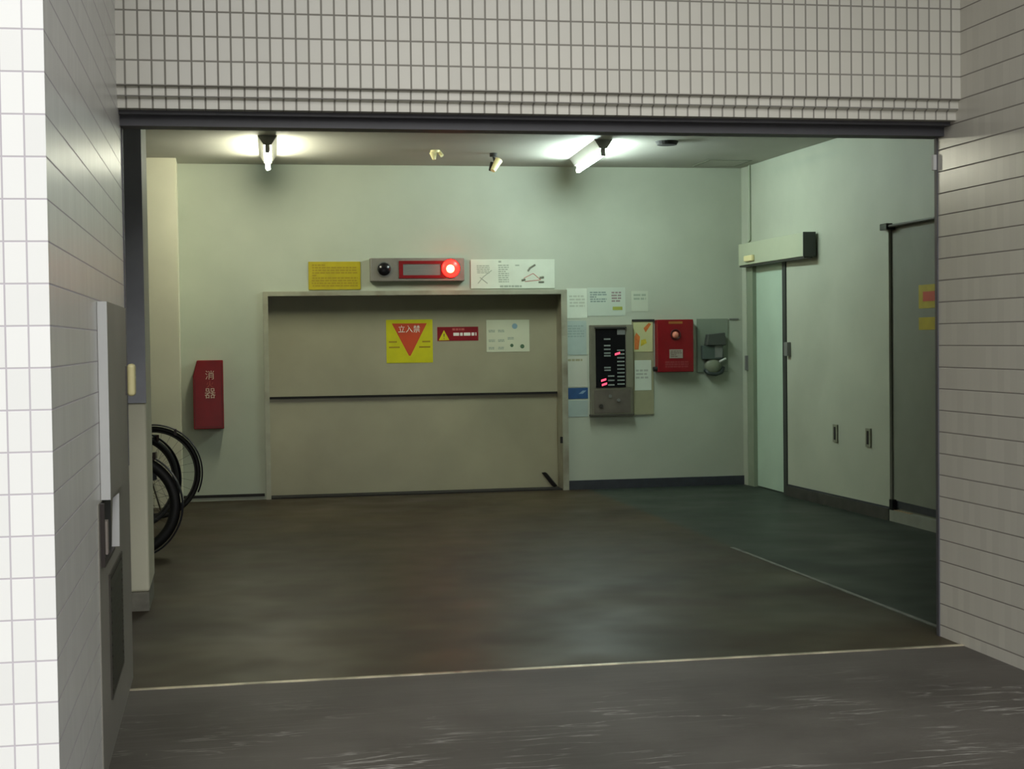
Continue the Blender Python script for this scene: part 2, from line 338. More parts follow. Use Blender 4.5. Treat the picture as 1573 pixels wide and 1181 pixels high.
# kerb and baseboards
struct('trim_9', prism(bmesh.new(), [(4.862, 12.745, 0), (4.930, 10.80, 0), (4.985, 10.80, 0), (4.93, 12.745, 0)], (0, 0, 0.09)), mat('dark_kerb', lin((62, 62, 56)), 0.6, var=0.35, scale=7), label='low dark kerb along the right wall')
struct('trim_11', prism(bmesh.new(), [(4.935, 10.79, 0), (4.955, 6.8, 0), (4.9744, 6.8, 0), (4.9744, 10.79, 0)], (0, 0, 0.085)), mat('ledge_concrete', lin((138, 142, 130)), 0.6, var=0.15, scale=6), label='pale low ledge at the foot of the grey sliding leaf')
struct('baseboard_right', prism(bmesh.new(), [(4.870, 12.74, 0.09), (4.940, 10.80, 0.09), (4.96, 10.80, 0.09), (4.89, 12.74, 0.09)], (0, 0, 0.012)), BASEB)
struct('baseboard_back', box(DX1+0.045, 4.86, YB-0.018, YB, 0, 0.085), BASEB)
struct('baseboard_back_left', box(-0.375, DX0-0.045, YB-0.012, YB, 0.03, 0.055), DARK)

# ---- lift door (door_1)
d1 = bpy.data.objects.new('door_1', None); C.objects.link(d1); d1.location = ((DX0+DX1)/2, YB, 0); d1['kind'] = 'structure'; d1['label'] = 'wide grey steel two-panel lift door'
RD = 0.21
obj('door_panel', box(DX0, DX1, YB+RD-0.03, YB+RD+0.03, 0.915, DZ), LIFT, d1)
obj('door_panel', box(DX0, DX1, YB+RD+0.005, YB+RD+0.06, 0.012, 0.915), LIFT, d1)
obj('seam_shadow', box(DX0, DX1, YB+RD-0.024, YB+RD+0.01, 0.893, 0.917), DARK, d1)  # dark strip paints the shadow under the upper panel along the seam
obj('sill', box(DX0, DX1, YB, YB+RD+0.06, 0, 0.012), DARK, d1)
fr = bmesh.new(); fw_ = 0.032
bx(fr, DX0-fw_, DX0+0.012, YB-0.03, YB+RD-0.03, 0, DZ+fw_); bx(fr, DX1-0.012, DX1+fw_+0.012, YB-0.03, YB+RD-0.03, 0, DZ+fw_); bx(fr, DX0+0.012, DX1-0.012, YB-0.045, YB+RD-0.03, DZ-0.008, DZ+fw_)
obj('door_frame', fr, TRIMS, d1)
obj('latch', box(3.062, 3.085, YB-0.045, YB-0.0299, 0.44, 0.50), DARK, d1)
bm = bmesh.new(); prism(bm, [(2.93, YB+RD-0.001, 0.15), (2.96, YB+RD-0.03, 0.155), (3.06, YB+RD-0.045, 0.03), (3.03, YB+RD-0.012, 0.02)], (0.02, 0.012, -0.01))
obj('torn_seal', bm, DARK, d1)

# ---- sliding door on the right wall (door_2)
d2 = bpy.data.objects.new('door_2', None); C.objects.link(d2); d2.location = (4.87, 13.27, 0); d2['kind'] = 'structure'; d2['label'] = 'pale green sliding door under a box operator'
obj('door_leaf', box(4.905, 4.94, 12.83, 13.60, 0.01, 2.08), GRN, d2)
obj('edge_seal', box(4.868, 4.912, 12.755, 12.835, 0.0, 2.08), mat('dark_seal', lin((52, 56, 52)), 0.6), d2)
obj('jamb', box(4.868, 4.93, 13.60, 13.765, 0, 2.10), mat('greenish_jamb', lin((132, 144, 122)), 0.5, var=0.06), d2)
obj('handle', box(4.845, 4.87, 13.735, 13.775, 1.09, 1.23), GREYP, d2, bevel=0.004)

tag(obj('shutter_bracket', box(XR-0.022, XR-0.0005, YE-0.024, YE-0.004, 2.165, 2.235), ALU), 'small pale metal bracket high on the right shutter guide', 'bracket')
# ---- recess door rail (dark bracket and bar) hugging the recess head
t = thing('rail', 'thin dark rail with a black end block over the grey sliding leaf', 'rail', (4.95, 10.8, RZ-0.04))
obj('end_block', box(4.90, 4.975, 10.74, 10.86, RZ-0.03, RZ+0.02), BLACK, t, bevel=0.006)
obj('bar', tube(bmesh.new(), [(4.925, 10.8, RZ-0.004), (4.94, 8.6, RZ-0.004), (4.945, 6.95, RZ-0.004)], 0.011), mat('rail_steel', lin((70, 68, 62)), 0.4, metal=0.4), t)

# ------------------------------------------------------------------ lamps
def tube_lamp(x0, x1, tm, label, name='fluorescent_lamp'):
    t = thing(name, label, 'lamp', ((x0+x1)/2, 12.57, ZC), 'fluorescent tube lamps on the garage ceiling')
    a, b = Vector((x0, 11.95, 0)), Vector((x1, 13.20, 0)); d = (b-a).normalized(); s = Vector((d.y, -d.x, 0))
    bm = bmesh.new()
    sec = [(-0.075, ZC), (-0.03, ZC-0.07), (0.03, ZC-0.07), (0.075, ZC)]
    prism(bm, [tuple(a + s*u + Vector((0, 0, z))) for u, z in sec], b-a)
    obj('housing', bm, mat('lamp_housing', lin((150, 150, 140)), 0.5), t)
    for e, q in ((a, 1), (b, -1)):
        k = bmesh.new(); c = e + d*q*0.02
        prism(k, [tuple(c + s*u + Vector((0, 0, z))) for u, z in ((-0.018, ZC-0.07), (-0.018, ZC-0.13), (0.018, ZC-0.13), (0.018, ZC-0.07))], d*q*0.018)
        obj('lamp_holder', k, mat('lamp_holder', lin((190, 190, 180)), 0.5), t)
    k = cyl(bmesh.new(), a + d*0.038 + Vector((0, 0, ZC-0.112)), b - d*0.038 + Vector((0, 0, ZC-0.112)), 0.0195, n=16)
    obj('tube', k, tm, t, smooth=True)['label'] = 'glowing tube'
    return t
tube_lamp(0.36, 0.40, TUBE_L, 'glowing warm white tube lamp on the ceiling above the left of the lift door')
tube_lamp(3.03, 3.11, TUBE_R, 'glowing cool white tube lamp on the ceiling above the right of the lift door')

# ceiling fittings
t = thing('ceiling_sensor', 'small cream two-headed sensor on the ceiling, left of the larger spotlight', 'sensor', (1.78, 12.75, ZC))
obj('base', cyl(bmesh.new(), (1.775, 12.75, ZC), (1.775, 12.75, ZC-0.02), 0.04), IVORY, t, smooth=False)
obj('head', cyl(bmesh.new(), (1.76, 12.75, ZC-0.02), (1.765, 12.74, ZC-0.08), 0.034, 0.014), IVORY, t)
obj('head', cyl(bmesh.new(), (1.805, 12.75, ZC-0.005), (1.83, 12.72, ZC-0.05), 0.012, 0.016), IVORY, t)
t = thing('spotlight', 'unlit pale spotlight tilted down from the ceiling between the two tubes', 'spotlight', (2.33, 12.9, ZC))
obj('base', cyl(bmesh.new(), (2.30, 12.9, ZC), (2.30, 12.9, ZC-0.03), 0.032), DARK, t)
obj('arm', cyl(bmesh.new(), (2.30, 12.9, ZC-0.03), (2.315, 12.9, ZC-0.09), 0.01), DARK, t)
obj('head', cyl(bmesh.new(), (2.345, 12.9, ZC-0.06), (2.285, 12.86, ZC-0.155), 0.034, 0.022), IVORY, t)
obj('swivel_cap', cyl(bmesh.new(), (2.285, 12.90, ZC-0.08), (2.265, 12.88, ZC-0.15), 0.014, 0.012), DARK, t)
tag(obj('ceiling_disc', cyl(bmesh.new(), (3.58, 12.02, ZC), (3.58, 12.02, ZC-0.03), 0.095, 0.08), DARK), 'flat dark round disc on the ceiling right of the cool tube lamp', 'detector')
hb = bmesh.new()
for a in ((4.33, 4.74, 13.22, 13.24), (4.33, 4.74, 13.68, 13.70), (4.33, 4.35, 13.24, 13.68), (4.72, 4.74, 13.24, 13.68)): bx(hb, *a, ZC-0.006, ZC)
t = thing('ceiling_hatch', 'square access hatch in the ceiling by the back right corner', 'hatch', (4.535, 13.46, ZC))
obj('hatch_panel', box(4.35, 4.72, 13.24, 13.68, ZC-0.004, ZC), PAINT_C, t); obj('hatch_frame', hb, mat('hatch_frame', lin((116, 120, 104)), 0.6), t)

# ------------------------------------------------------------------ warning light unit above the lift door
t = thing('warning_light_box', 'steel warning light unit over the lift door with its red lamp lit', 'warning light', (1.745, YB, 2.057))
FY = YB-0.07
obj('housing', box(1.315, 2.178, FY, YB, 1.952, 2.163), STEEL, t, bevel=0.006)
obj('display_surround', bx(bx(bx(box(1.575, 2.0, FY-0.008, FY+0.001, 1.978, 2.006), 1.575, 2.0, FY-0.008, FY+0.001, 2.108, 2.136), 1.575, 1.612, FY-0.008, FY+0.001, 2.006, 2.108), 1.955, 2.0, FY-0.008, FY+0.001, 2.006, 2.108), RED, t)['label'] = 'red frame around the display'
dp = obj('display', box(1.612, 1.955, FY-0.003, FY+0.001, 2.006, 2.108), mat('display_grey', lin((104, 112, 108)), 0.4), t)
for k in range(3):
    obj('blind_slat', box(1.64, 1.93, FY-0.0045, FY-0.003, 2.026+k*0.026, 2.034+k*0.026), GREYP, dp)
lb = cyl(bmesh.new(), (1.44, FY-0.012, 2.062), (1.44, FY+0.001, 2.062), 0.068, n=32)
obj('lamp_bezel', lb, GREYP, t)
def dome(c, r, h, n=28, m=8):
    bm = bmesh.new(); rings = []
    for j in range(m):
        a = math.pi/2*j/m
        rings.append([bm.verts.new((c[0]+r*math.cos(a)*math.cos(2*math.pi*i/n), c[1]-h*math.sin(a), c[2]+r*math.cos(a)*math.sin(2*math.pi*i/n))) for i in range(n)])
    top = bm.verts.new((c[0], c[1]-h, c[2]))
    for A, B in zip(rings, rings[1:]):
        for i in range(n): bm.faces.new((A[i], A[(i+1) % n], B[(i+1) % n], B[i]))
    for i in range(n): bm.faces.new((rings[-1][i], rings[-1][(i+1) % n], top))
    bm.faces.new(rings[0][::-1]); return bm
obj('lamp_lens', dome((1.44, FY-0.010, 2.062), 0.060, 0.030), BLACK, t, smooth=True)['label'] = 'unlit black lens on the left'
obj('lamp_bezel', cyl(bmesh.new(), (2.048, FY-0.012, 2.066), (2.048, FY+0.001, 2.066), 0.088, n=32), RED2, t)
ll = obj('lamp_lens', dome((2.048, FY-0.010, 2.066), 0.083, 0.028), REDGLOW, t, smooth=True); ll['label'] = 'glowing red lens'
obj('bulb', dome((2.043, FY-0.030, 2.062), 0.040, 0.014), HOT, ll, smooth=True)
pl = bpy.data.lights.new('red_lamp_light', 'POINT'); pl.energy = 1.2; pl.color = (1, 0.10, 0.05); pl.shadow_soft_size = 0.05
po = bpy.data.objects.new('red_lamp_light', pl); C.objects.link(po); po.parent = t; po.matrix_parent_inverse = Matrix.Translation(t.location).inverted(); po.location = (2.048, FY-0.16, 2.066)

# ------------------------------------------------------------------ signs
def rows(parent, x0, x1, z0, z1, y, n, m, gap=0.45, jitter=0.12, name='text_line', d=0.0006):
    """lines of unreadable small print: broken bars, one mesh"""
    bm = bmesh.new(); p = (z1-z0)/n
    for i in range(n):
        z = z1-(i+0.5)*p; x = x0 + random.random()*jitter*(x1-x0)*0.3
        while x < x1-0.006:
            wd = min((0.3+random.random()*0.9)*p*1.6+0.004, x1-x); bx(bm, x, x+wd, y-d, y+0.0002, z-p*(1-gap)/2, z+p*(1-gap)/2); x += wd+p*0.28
            if random.random() < 0.04: break
    return obj(name, bm, m, parent)
t = thing('wall_sign', 'dull yellow notice board over the lift door, left of the red lamp unit', 'sign', (1.0, YB, 2.0))
obj('board', box(0.763, 1.232, YB-0.012, YB, 1.882, 2.135), YEL, t, bevel=0.002)
rows(t, 0.79, 1.205, 1.905, 2.115, YB-0.012, 9, DYEL)
t = thing('wall_sign', 'wide white instruction board over the lift door, right of the red lamp', 'sign', (2.64, YB, 2.0))
obj('board', box(2.243, 3.034, YB-0.010, YB, 1.882, 2.150), PAPER, t, bevel=0.002)
rows(t, 2.50, 2.72, 2.118, 2.140, YB-0.010, 1, INKG, gap=0.2)
rows(t, 2.30, 2.42, 2.02, 2.10, YB-0.010, 5, INKG); rows(t, 2.50, 2.60, 1.935, 2.105, YB-0.010, 9, INKG); rows(t, 2.66, 2.70, 2.085, 2.105, YB-0.010, 1, INKG)
rows(t, 2.51, 2.72, 1.892, 1.912, YB-0.010, 1, INKG, gap=0.1)
dg = bmesh.new(); tube(dg, [(2.31, YB-0.0105, 1.93), (2.36, YB-0.0105, 1.99), (2.44, YB-0.0105, 2.05)], 0.0035, 6); tube(dg, [(2.33, YB-0.0105, 1.985), (2.40, YB-0.0105, 1.93)], 0.0035, 6)
obj('diagram', dg, INKG, t)
for q, rr_ in (([(2.78, 2.04), (2.80, 2.07), (2.85, 2.10)], 0.009), ([(2.72, 1.955), (2.755, 1.965)], 0.010), ([(2.88, 1.94), (2.93, 1.94)], 0.009), ([(2.89, 1.98), (2.93, 1.985)], 0.010)):
    obj('pictogram', tube(bmesh.new(), [(a, YB-0.0105, b) for a, b in q], rr_, 6), mat('soft_black', lin((112, 116, 100)), 0.6) if 'soft_black' not in bpy.data.materials else bpy.data.materials['soft_black'], t)
dg = bmesh.new()
for a, b in (((2.74, 1.975), (2.83, 2.02)), ((2.83, 2.02), (2.90, 1.96)), ((2.90, 1.96), (2.75, 1.945))): tube(dg, [(a[0], YB-0.0103, a[1]), (b[0], YB-0.0103, b[1])], 0.0028, 6)
obj('diagram', dg, PINK, t)
DY = YB+RD-0.03      # face of the upper door panel
t = thing('door_sign', 'square yellow sign with an orange-red downward triangle on the lift door', 'sign', (1.69, DY, 1.41))
obj('board', box(1.477, 1.908, DY-0.003, DY, 1.207, 1.607), YEL2, t)
obj('triangle', prism(bmesh.new(), [(1.53, DY-0.0036, 1.572), (1.855, DY-0.0036, 1.572), (1.70, DY-0.0036, 1.272), (1.685, DY-0.0036, 1.272)], (0, 0.0008, 0)), ORANGE, t)
for i, ch in enumerate('立入禁'): lettering(ch, 0.072, (1.620+i*0.070, DY-0.0042, 1.515), WHITE, t, sx=0.95)
for a in ((1.50, 1.575, 1.395), (1.81, 1.885, 1.395), (1.50, 1.60, 1.345), (1.78, 1.885, 1.345)): obj('text_line', box(a[0], a[1], DY-0.0036, DY-0.0028, a[2], a[2]+0.014), DYEL, t)
t = thing('door_sticker', 'narrow red sticker with a small yellow warning triangle on the lift door', 'sticker', (2.15, DY, 1.47))
obj('board', box(1.952, 2.338, DY-0.002, DY, 1.405, 1.535), RED2, t)
obj('triangle', prism(bmesh.new(), [(1.965, DY-0.0026, 1.412), (2.065, DY-0.0026, 1.412), (2.015, DY-0.0026, 1.505)], (0, 0.0008, 0)), YEL2, t)
lettering('!', 0.075, (2.015, DY-0.0030, 1.445), INK, t)
rows(t, 2.09, 2.32, 1.500, 1.522, DY-0.002, 1, PINK, gap=0.15); rows(t, 2.10, 2.32, 1.448, 1.484, DY-0.002, 1, WHITE, gap=0.2)
t = thing('door_sticker', 'white rounded instruction sticker on the right of the lift door', 'sticker', (2.62, DY, 1.45))
obj('board', box(2.415, 2.825, DY-0.003, DY, 1.295, 1.595), mat('sticker_white', lin((196, 200, 172)), 0.5, var=0.04), t, bevel=0.0014)
for (x, z) in ((2.46, 1.49), (2.55, 1.49), (2.46, 1.40), (2.55, 1.40), (2.64, 1.42), (2.46, 1.33), (2.55, 1.33)):
    rows(t, x-0.025, x+0.035, z-0.012, z+0.014, DY-0.003, 2, INKG, gap=0.3)
obj('green_mark', cyl(bmesh.new(), (2.655, DY-0.0036, 1.355), (2.655, DY-0.0028, 1.355), 0.016), GREENK, t); obj('green_mark', cyl(bmesh.new(), (2.755, DY-0.0036, 1.345), (2.755, DY-0.0028, 1.345), 0.020), GREENK, t)
obj('blue_mark', cyl(bmesh.new(), (2.685, DY-0.0036, 1.535), (2.685, DY-0.0028, 1.535), 0.026), mat('pale_blue', lin((120, 150, 160)), 0.6), t)

# papers on the back wall around the control panel
def paper(x0, x1, z0, z1, m, label, y=YB, d=0.003, name='wall_notice', cat='notice'):
    t = thing(name, label, cat, ((x0+x1)/2, y, (z0+z1)/2)); obj('sheet', box(x0, x1, y-d, y, z0, z1), m, t); return t
t = paper(3.146, 3.341, 1.60, 1.879, PAPER, 'pale sheet at the top right corner of the lift door frame'); rows(t, 3.17, 3.32, 1.70, 1.82, YB-0.003, 4, mat('faint_ink', lin((176, 184, 164)), 0.7))
t = paper(3.128, 3.331, 1.258, 1.576, PAPER2, 'grey-green sheet left of the control panel, below the pale sheet'); rows(t, 3.15, 3.31, 1.42, 1.54, YB-0.003, 5, mat('faint_grey', lin((140, 156, 148)), 0.7))
t = paper(3.125, 3.334, 0.959, 1.243, mat('grey_white_paper', lin((186, 190, 174)), 0.7, var=0.06), 'grey-white sheet left of the control panel with an olive heading'); rows(t, 3.15, 3.29, 1.20, 1.222, YB-0.003, 1, PAPER3, gap=0.1)
t = paper(3.133, 3.340, 0.849, 0.951, BLUE, 'blue sticker left of the control panel', name='wall_sticker', cat='sticker'); obj('pale_mark', prism(bmesh.new(), [(3.25, YB-0.0036, 0.895), (3.29, YB-0.0036, 0.925), (3.325, YB-0.0036, 0.925), (3.29, YB-0.0036, 0.895)], (0, 0.0008, 0)), mat('pale_blue_mark', lin((130, 156, 176)), 0.5), t)
paper(3.130, 3.337, 0.68, 0.835, PAPER2, 'small plain sheet directly below the blue sticker')
t = paper(3.345, 3.71, 1.62, 1.885, mat('washed_paper', lin((184, 196, 180)), 0.7, var=0.04), 'faded sheet with grey and reddish print above the control panel')
rows(t, 3.368, 3.53, 1.745, 1.85, YB-0.003, 5, mat('slate_ink', lin((120, 136, 130)), 0.7)); rows(t, 3.575, 3.67, 1.745, 1.85, YB-0.003, 4, mat('mauve_ink', lin((136, 122, 120)), 0.7))
t = paper(3.587, 3.681, 1.674, 1.705, mat('lime_label', lin((150, 158, 70)), 0.6), 'small lime green label just above the control panel', name='wall_sticker', cat='sticker', y=YB-0.003)
t = paper(3.77, 3.93, 1.66, 1.85, mat('faint_paper', lin((184, 192, 172)), 0.7), 'faint small sheet above the orange poster'); rows(t, 3.79, 3.91, 1.76, 1.83, YB-0.003, 2, INKG)

# noticeboard right of panel
t = thing('noticeboard', 'narrow beige noticeboard between the control panel and the red box', 'noticeboard', (3.87, YB, 1.12))
obj('board', box(3.768, 3.974, YB-0.014, YB, 0.689, 1.576), PAPER3, t); obj('ledge', box(3.768, 3.985, YB-0.024, YB-0.0141, 1.565, 1.584), DARK, t)
NB = YB-0.014
t = paper(3.781, 3.968, 1.279, 1.558, mat('poster_cream', lin((188, 190, 140)), 0.6, var=0.05), 'orange and yellow poster at the top of the narrow noticeboard', y=NB-0.0002, name='poster', cat='poster')
om = mat('poster_orange', lin((200, 112, 50)), 0.6, var=0.2, scale=30); ym = mat('poster_yellow', lin((196, 178, 50)), 0.6, var=0.2, scale=30)
obj('orange_figure', prism(bmesh.new(), [(3.79, NB-0.0036, 1.30), (3.83, NB-0.0036, 1.30), (3.845, NB-0.0036, 1.42), (3.81, NB-0.0036, 1.46), (3.79, NB-0.0036, 1.42)], (0, 0.0008, 0)), om, t)
obj('yellow_patch', prism(bmesh.new(), [(3.85, NB-0.0036, 1.33), (3.91, NB-0.0036, 1.36), (3.90, NB-0.0036, 1.40), (3.855, NB-0.0036, 1.39)], (0, 0.0008, 0)), ym, t)
obj('orange_figure', prism(bmesh.new(), [(3.88, NB-0.0036, 1.50), (3.93, NB-0.0036, 1.55), (3.955, NB-0.0036, 1.54), (3.90, NB-0.0036, 1.46)], (0, 0.0008, 0)), om, t)
t = paper(3.789, 3.951, 0.917, 1.20, PAPER, 'white note in the middle of the narrow noticeboard', y=NB); rows(t, 3.80, 3.92, 1.02, 1.12, NB-0.003, 3, mat('faint_ink2', lin((170, 176, 160)), 0.7))

# ------------------------------------------------------------------ control panel
PY = YB-0.055
t = thing('control_panel', 'tall steel lift control panel with a black window and red lights', 'control panel', (3.565, YB, 1.11))
obj('housing', box(3.355, 3.765, PY, YB, 0.690, 1.535), mat('panel_steel', lin((124, 122, 106)), 0.4, metal=0.5, var=0.1, scale=12), t, bevel=0.005)
obj('side_cover', box(3.700, 3.765, PY-0.004, PY+0.001, 0.95, 1.53), mat('panel_side', lin((128, 128, 108)), 0.45, metal=0.3), t)
win = obj('window', box(3.405, 3.690, PY-0.005, PY+0.001, 0.950, 1.500), BLACK, t); win['label'] = 'black window'
obj('window_visor', box(3.395, 3.700, PY-0.02, PY+0.001, 1.500, 1.515), mat('visor', lin((44, 44, 42)), 0.4), t)
obj('name_plate', box(3.612, 3.688, PY-0.007, PY-0.0049, 1.442, 1.493), GREYP, win)
bt = mat('button_grey', lin((120, 128, 122)), 0.5)
for i in range(10):
    z = 1.290-i*0.035; obj('button_label', box(3.610, 3.680, PY-0.0075, PY-0.0049, z, z+0.013), bt, win)
for z in (1.395, 1.335, 1.300, 1.265, 1.240, 1.130, 1.105, 1.050, 1.010, 0.968):
    a = 3.485 if z > 1.08 else 3.52
    obj('button_label', box(a, a+0.062, PY-0.0075, PY-0.0049, z, z+0.014), bt, win)
for c in ((3.613, 1.262, 0.024), (3.478, 1.018, 0.024), (3.485, 0.978, 0.024)):
    obj('indicator_light', prism(bmesh.new(), [(c[0]-c[2], PY-0.009, c[1]-0.014), (c[0]+c[2], PY-0.009, c[1]+0.002), (c[0]+c[2], PY-0.009, c[1]+0.020), (c[0]-c[2], PY-0.009, c[1]+0.006)], (0, 0.0041, 0)), LED, win)['label'] = 'glowing red light'
lp = obj('lower_plate', box(3.385, 3.735, PY-0.003, PY+0.001, 0.712, 0.930), mat('lower_plate', lin((104, 98, 88)), 0.5, metal=0.3, var=0.2, scale=9), t)
obj('key_switch', cyl(bmesh.new(), (3.45, PY-0.014, 0.78), (3.45, PY-0.0029, 0.78), 0.018), mat('key_steel', lin((70, 68, 62)), 0.4, metal=0.5), lp)
obj('push_button', cyl(bmesh.new(), (3.54, PY-0.012, 0.87), (3.54, PY-0.0029, 0.87), 0.015), GREYP, lp); obj('push_button', cyl(bmesh.new(), (3.62, PY-0.012, 0.83), (3.62, PY-0.0029, 0.83), 0.015), GREYP, lp)
obj('bottom_rail', box(3.350, 3.770, PY-0.008, YB, 0.682, 0.700), mat('rail_dark', lin((64, 62, 52)), 0.5), t)

# red call box
t = thing('fire_alarm_box', 'square-cornered red alarm box between the noticeboard and the wall telephone', 'alarm box', (4.165, YB, 1.33))
RY = YB-0.10
obj('housing', box(3.992, 4.342, RY, YB, 1.085, 1.578), RED2, t, bevel=0.006)
obj('label_strip', box(4.10, 4.235, RY-0.002, RY+0.001, 1.538, 1.560), mat('ochre_print', lin((150, 96, 40)), 0.5), t)
obj('lamp', dome((4.165, RY, 1.432), 0.034, 0.03), mat('clear_lamp', lin((196, 120, 100)), 0.08), t, smooth=True)
obj('lamp_guard', torus(bmesh.new(), (4.165, RY-0.006, 1.437), 0.045, 0.006, n=32, m=8), mat('guard', lin((70, 20, 20)), 0.4), t)
nm = obj('name_plate', box(4.105, 4.235, RY-0.003, RY+0.001, 1.215, 1.298), mat('plate_pale', lin((150, 140, 128)), 0.5), t)
rows(nm, 4.115, 4.225, 1.222, 1.290, RY-0.003, 4, mat('plate_ink', lin((110, 98, 88)), 0.5))
rows(t, 4.06, 4.29, 1.125, 1.19, RY, 3, mat('faded_red_print', lin((132, 50, 52)), 0.5), gap=0.3)
obj('side_knob', cyl(bmesh.new(), (3.992, RY+0.03, 1.115), (3.955, RY+0.03, 1.115), 0.022), DARK, t)

# telephone
t = thing('wall_telephone', 'dark grey wall telephone on a grey-green backing plate near the right corner', 'telephone', (4.555, YB, 1.30))
obj('backing_plate', box(4.405, 4.71, YB-0.012, YB, 1.075, 1.583), mat('grey_green_plate', lin((128, 138, 122)), 0.5, var=0.05), t)
PH = YB-0.012
bm = bmesh.new(); prism(bm, [(4.47, PH-0.09, 1.33), (4.665, PH-0.09, 1.33), (4.655, PH-0.09, 1.45), (4.49, PH-0.09, 1.435)], (0, 0.09, 0))
hood = obj('hood', bm, mat('phone_grey', lin((66, 70, 64)), 0.5), t, bevel=0.008)
body = obj('body', prism(bmesh.new(), [(4.44, PH-0.06, 1.20), (4.645, PH-0.06, 1.20), (4.645, PH-0.06, 1.33), (4.44, PH-0.06, 1.33)], (0, 0.06, 0)), mat('phone_green', lin((72, 84, 78)), 0.5), t, bevel=0.006)
obj('face_plate', box(4.56, 4.635, PH-0.064, PH-0.0599, 1.215, 1.33), GREYP, body)
obj('dial', dome((4.55, PH-0.02, 1.135), 0.082, 0.045), mat('phone_dial', lin((116, 122, 102)), 0.45), t, smooth=True)
obj('receiver', tube(bmesh.new(), [(4.47, PH-0.025, 1.10), (4.50, PH-0.045, 1.065), (4.57, PH-0.05, 1.055), (4.63, PH-0.045, 1.075), (4.655, PH-0.025, 1.12)], 0.018), mat('receiver_dark', lin((44, 52, 50)), 0.4), t, smooth=True)
obj('handle', tube(bmesh.new(), [(4.595, PH-0.085, 1.175), (4.66, PH-0.085, 1.205)], 0.010), ALU, t, smooth=True)
# small bracket line beside it
tag(obj('wall_bracket', box(4.73, 4.82, YB-0.01, YB, 1.571, 1.584), GREYP), 'short grey bracket on the wall right of the telephone', 'bracket')

# fire extinguisher box
t = thing('fire_extinguisher_box', 'tall narrow dark red fire extinguisher box on the wall left of the lift door', 'extinguisher box', (-0.16, YB, 0.95))
EY = YB-0.17
bm = bmesh.new(); prism(bm, [(-0.272, EY, 0.655), (-0.008, EY, 0.655), (-0.008, EY, 1.262), (-0.235, EY, 1.262), (-0.272, EY, 1.12)], (0, 0.17, 0))
obj('housing', bm, RED, t, bevel=0.008)
pr = mat('extinguisher_print', lin((190, 170, 150)), 0.6)
obj('door_line', bx(bx(box(-0.258, -0.022, EY-0.001, EY+0.0005, 0.672, 0.676), -0.258, -0.254, EY-0.001, EY+0.0005, 0.676, 1.10), -0.026, -0.022, EY-0.001, EY+0.0005, 0.676, 1.24), mat('dark_red_line', lin((70, 6, 8)), 0.5), t)
lettering('消', 0.085, (-0.125, EY-0.0012, 1.125), pr, t); lettering('火', 0.07, (-0.125, EY-0.0012, 1.045), mat('faded_print', lin((150, 60, 50)), 0.6), t); lettering('器', 0.10, (-0.125, EY-0.0012, 0.965), pr, t)

# right wall fittings -------------------------------------------------
t = thing('door_operator', 'long box-shaped sliding door operator with a dark end cap on the right wall', 'door operator', (4.83, 13.0, 2.17))
obj('cover', box(4.775, 4.874, 12.10, 13.72, 2.075, 2.275), mat('operator_cover', lin((176, 184, 158)), 0.5, var=0.03), t, bevel=0.004)
obj('end_cap', box(4.775, 4.885, 12.09, 12.0999, 2.072, 2.278), mat('operator_cap', lin((84, 90, 86)), 0.5), t)
obj('bottom_rail', box(4.785, 4.860, 12.10, 13.72, 2.060, 2.0749), mat('operator_rail', lin((46, 46, 40)), 0.5), t)
obj('sensor', box(4.745, 4.7749, 13.28, 13.50, 2.100, 2.155), IVORY, t, bevel=0.01)
tag(obj('conduit', tube(bmesh.new(), [(4.855, 13.62, ZC), (4.855, 13.62, 2.31), (4.845, 13.65, 2.285), (4.83, 13.68, 2.274)], 0.011), mat('conduit', lin((140, 150, 126)), 0.5)), 'thin vertical conduit from the ceiling down to the door operator', 'conduit')
tag(obj('wall_switch', box(4.842, 4.8795, 12.66, 12.735, 1.235, 1.355), GREYP, bevel=0.005), 'small grey push switch beside the dark door edge', 'switch')
for y, lab in ((11.76, 'small vertical grey slot on the right wall, the one nearer the sliding door'), (11.16, 'small vertical grey slot on the right wall, the one nearer the grey sliding leaf')):
    xw = 4.88 + (12.70-y)*(0.07/1.89)
    t = thing('wall_slot', lab, 'wall plate', (xw, y, 0.6), 'pair of slots low on the right wall')
    obj('plate', box(xw-0.010, xw+0.004, y-0.045, y+0.045, 0.535, 0.680), mat('slot_plate', lin((128, 132, 112)), 0.5), t); obj('slot', box(xw-0.0125, xw-0.0099, y-0.018, y+0.018, 0.555, 0.660), DARK, t)
for z0, z1, lab in ((1.595, 1.765, 'upper of two yellow stickers on the grey sliding leaf, orange in its middle'), (1.44, 1.53, 'lower plain yellow sticker on the grey sliding leaf')):
    t = thing('warning_sticker', lab, 'sticker', (4.99, 10.2, (z0+z1)/2)); obj('sheet', box(4.971, 4.9744, 10.02, 10.35, z0, z1), YEL, t)
    if z1 > 1.6: obj('orange_mark', box(4.9695, 4.9711, 10.08, 10.28, 1.645, 1.715), ORANGE, t)
tag(obj('door_guide', box(4.930, 4.966, 10.73, 10.785, 0.085, 0.165), BLACK, bevel=0.005), 'small black guide block at the foot of the right wall edge', 'guide block')
tag(obj('floor_plate', prism(bmesh.new(), [(4.940, 10.72, 0.085), (4.966, 10.72, 0.085), (4.966, 10.45, 0.085), (4.945, 10.45, 0.085)], (0, 0, 0.004)), mat('tan_chip', lin((150, 128, 96)), 0.7)), 'tan chip lying on the pale ledge under the grey sliding leaf', 'chip')

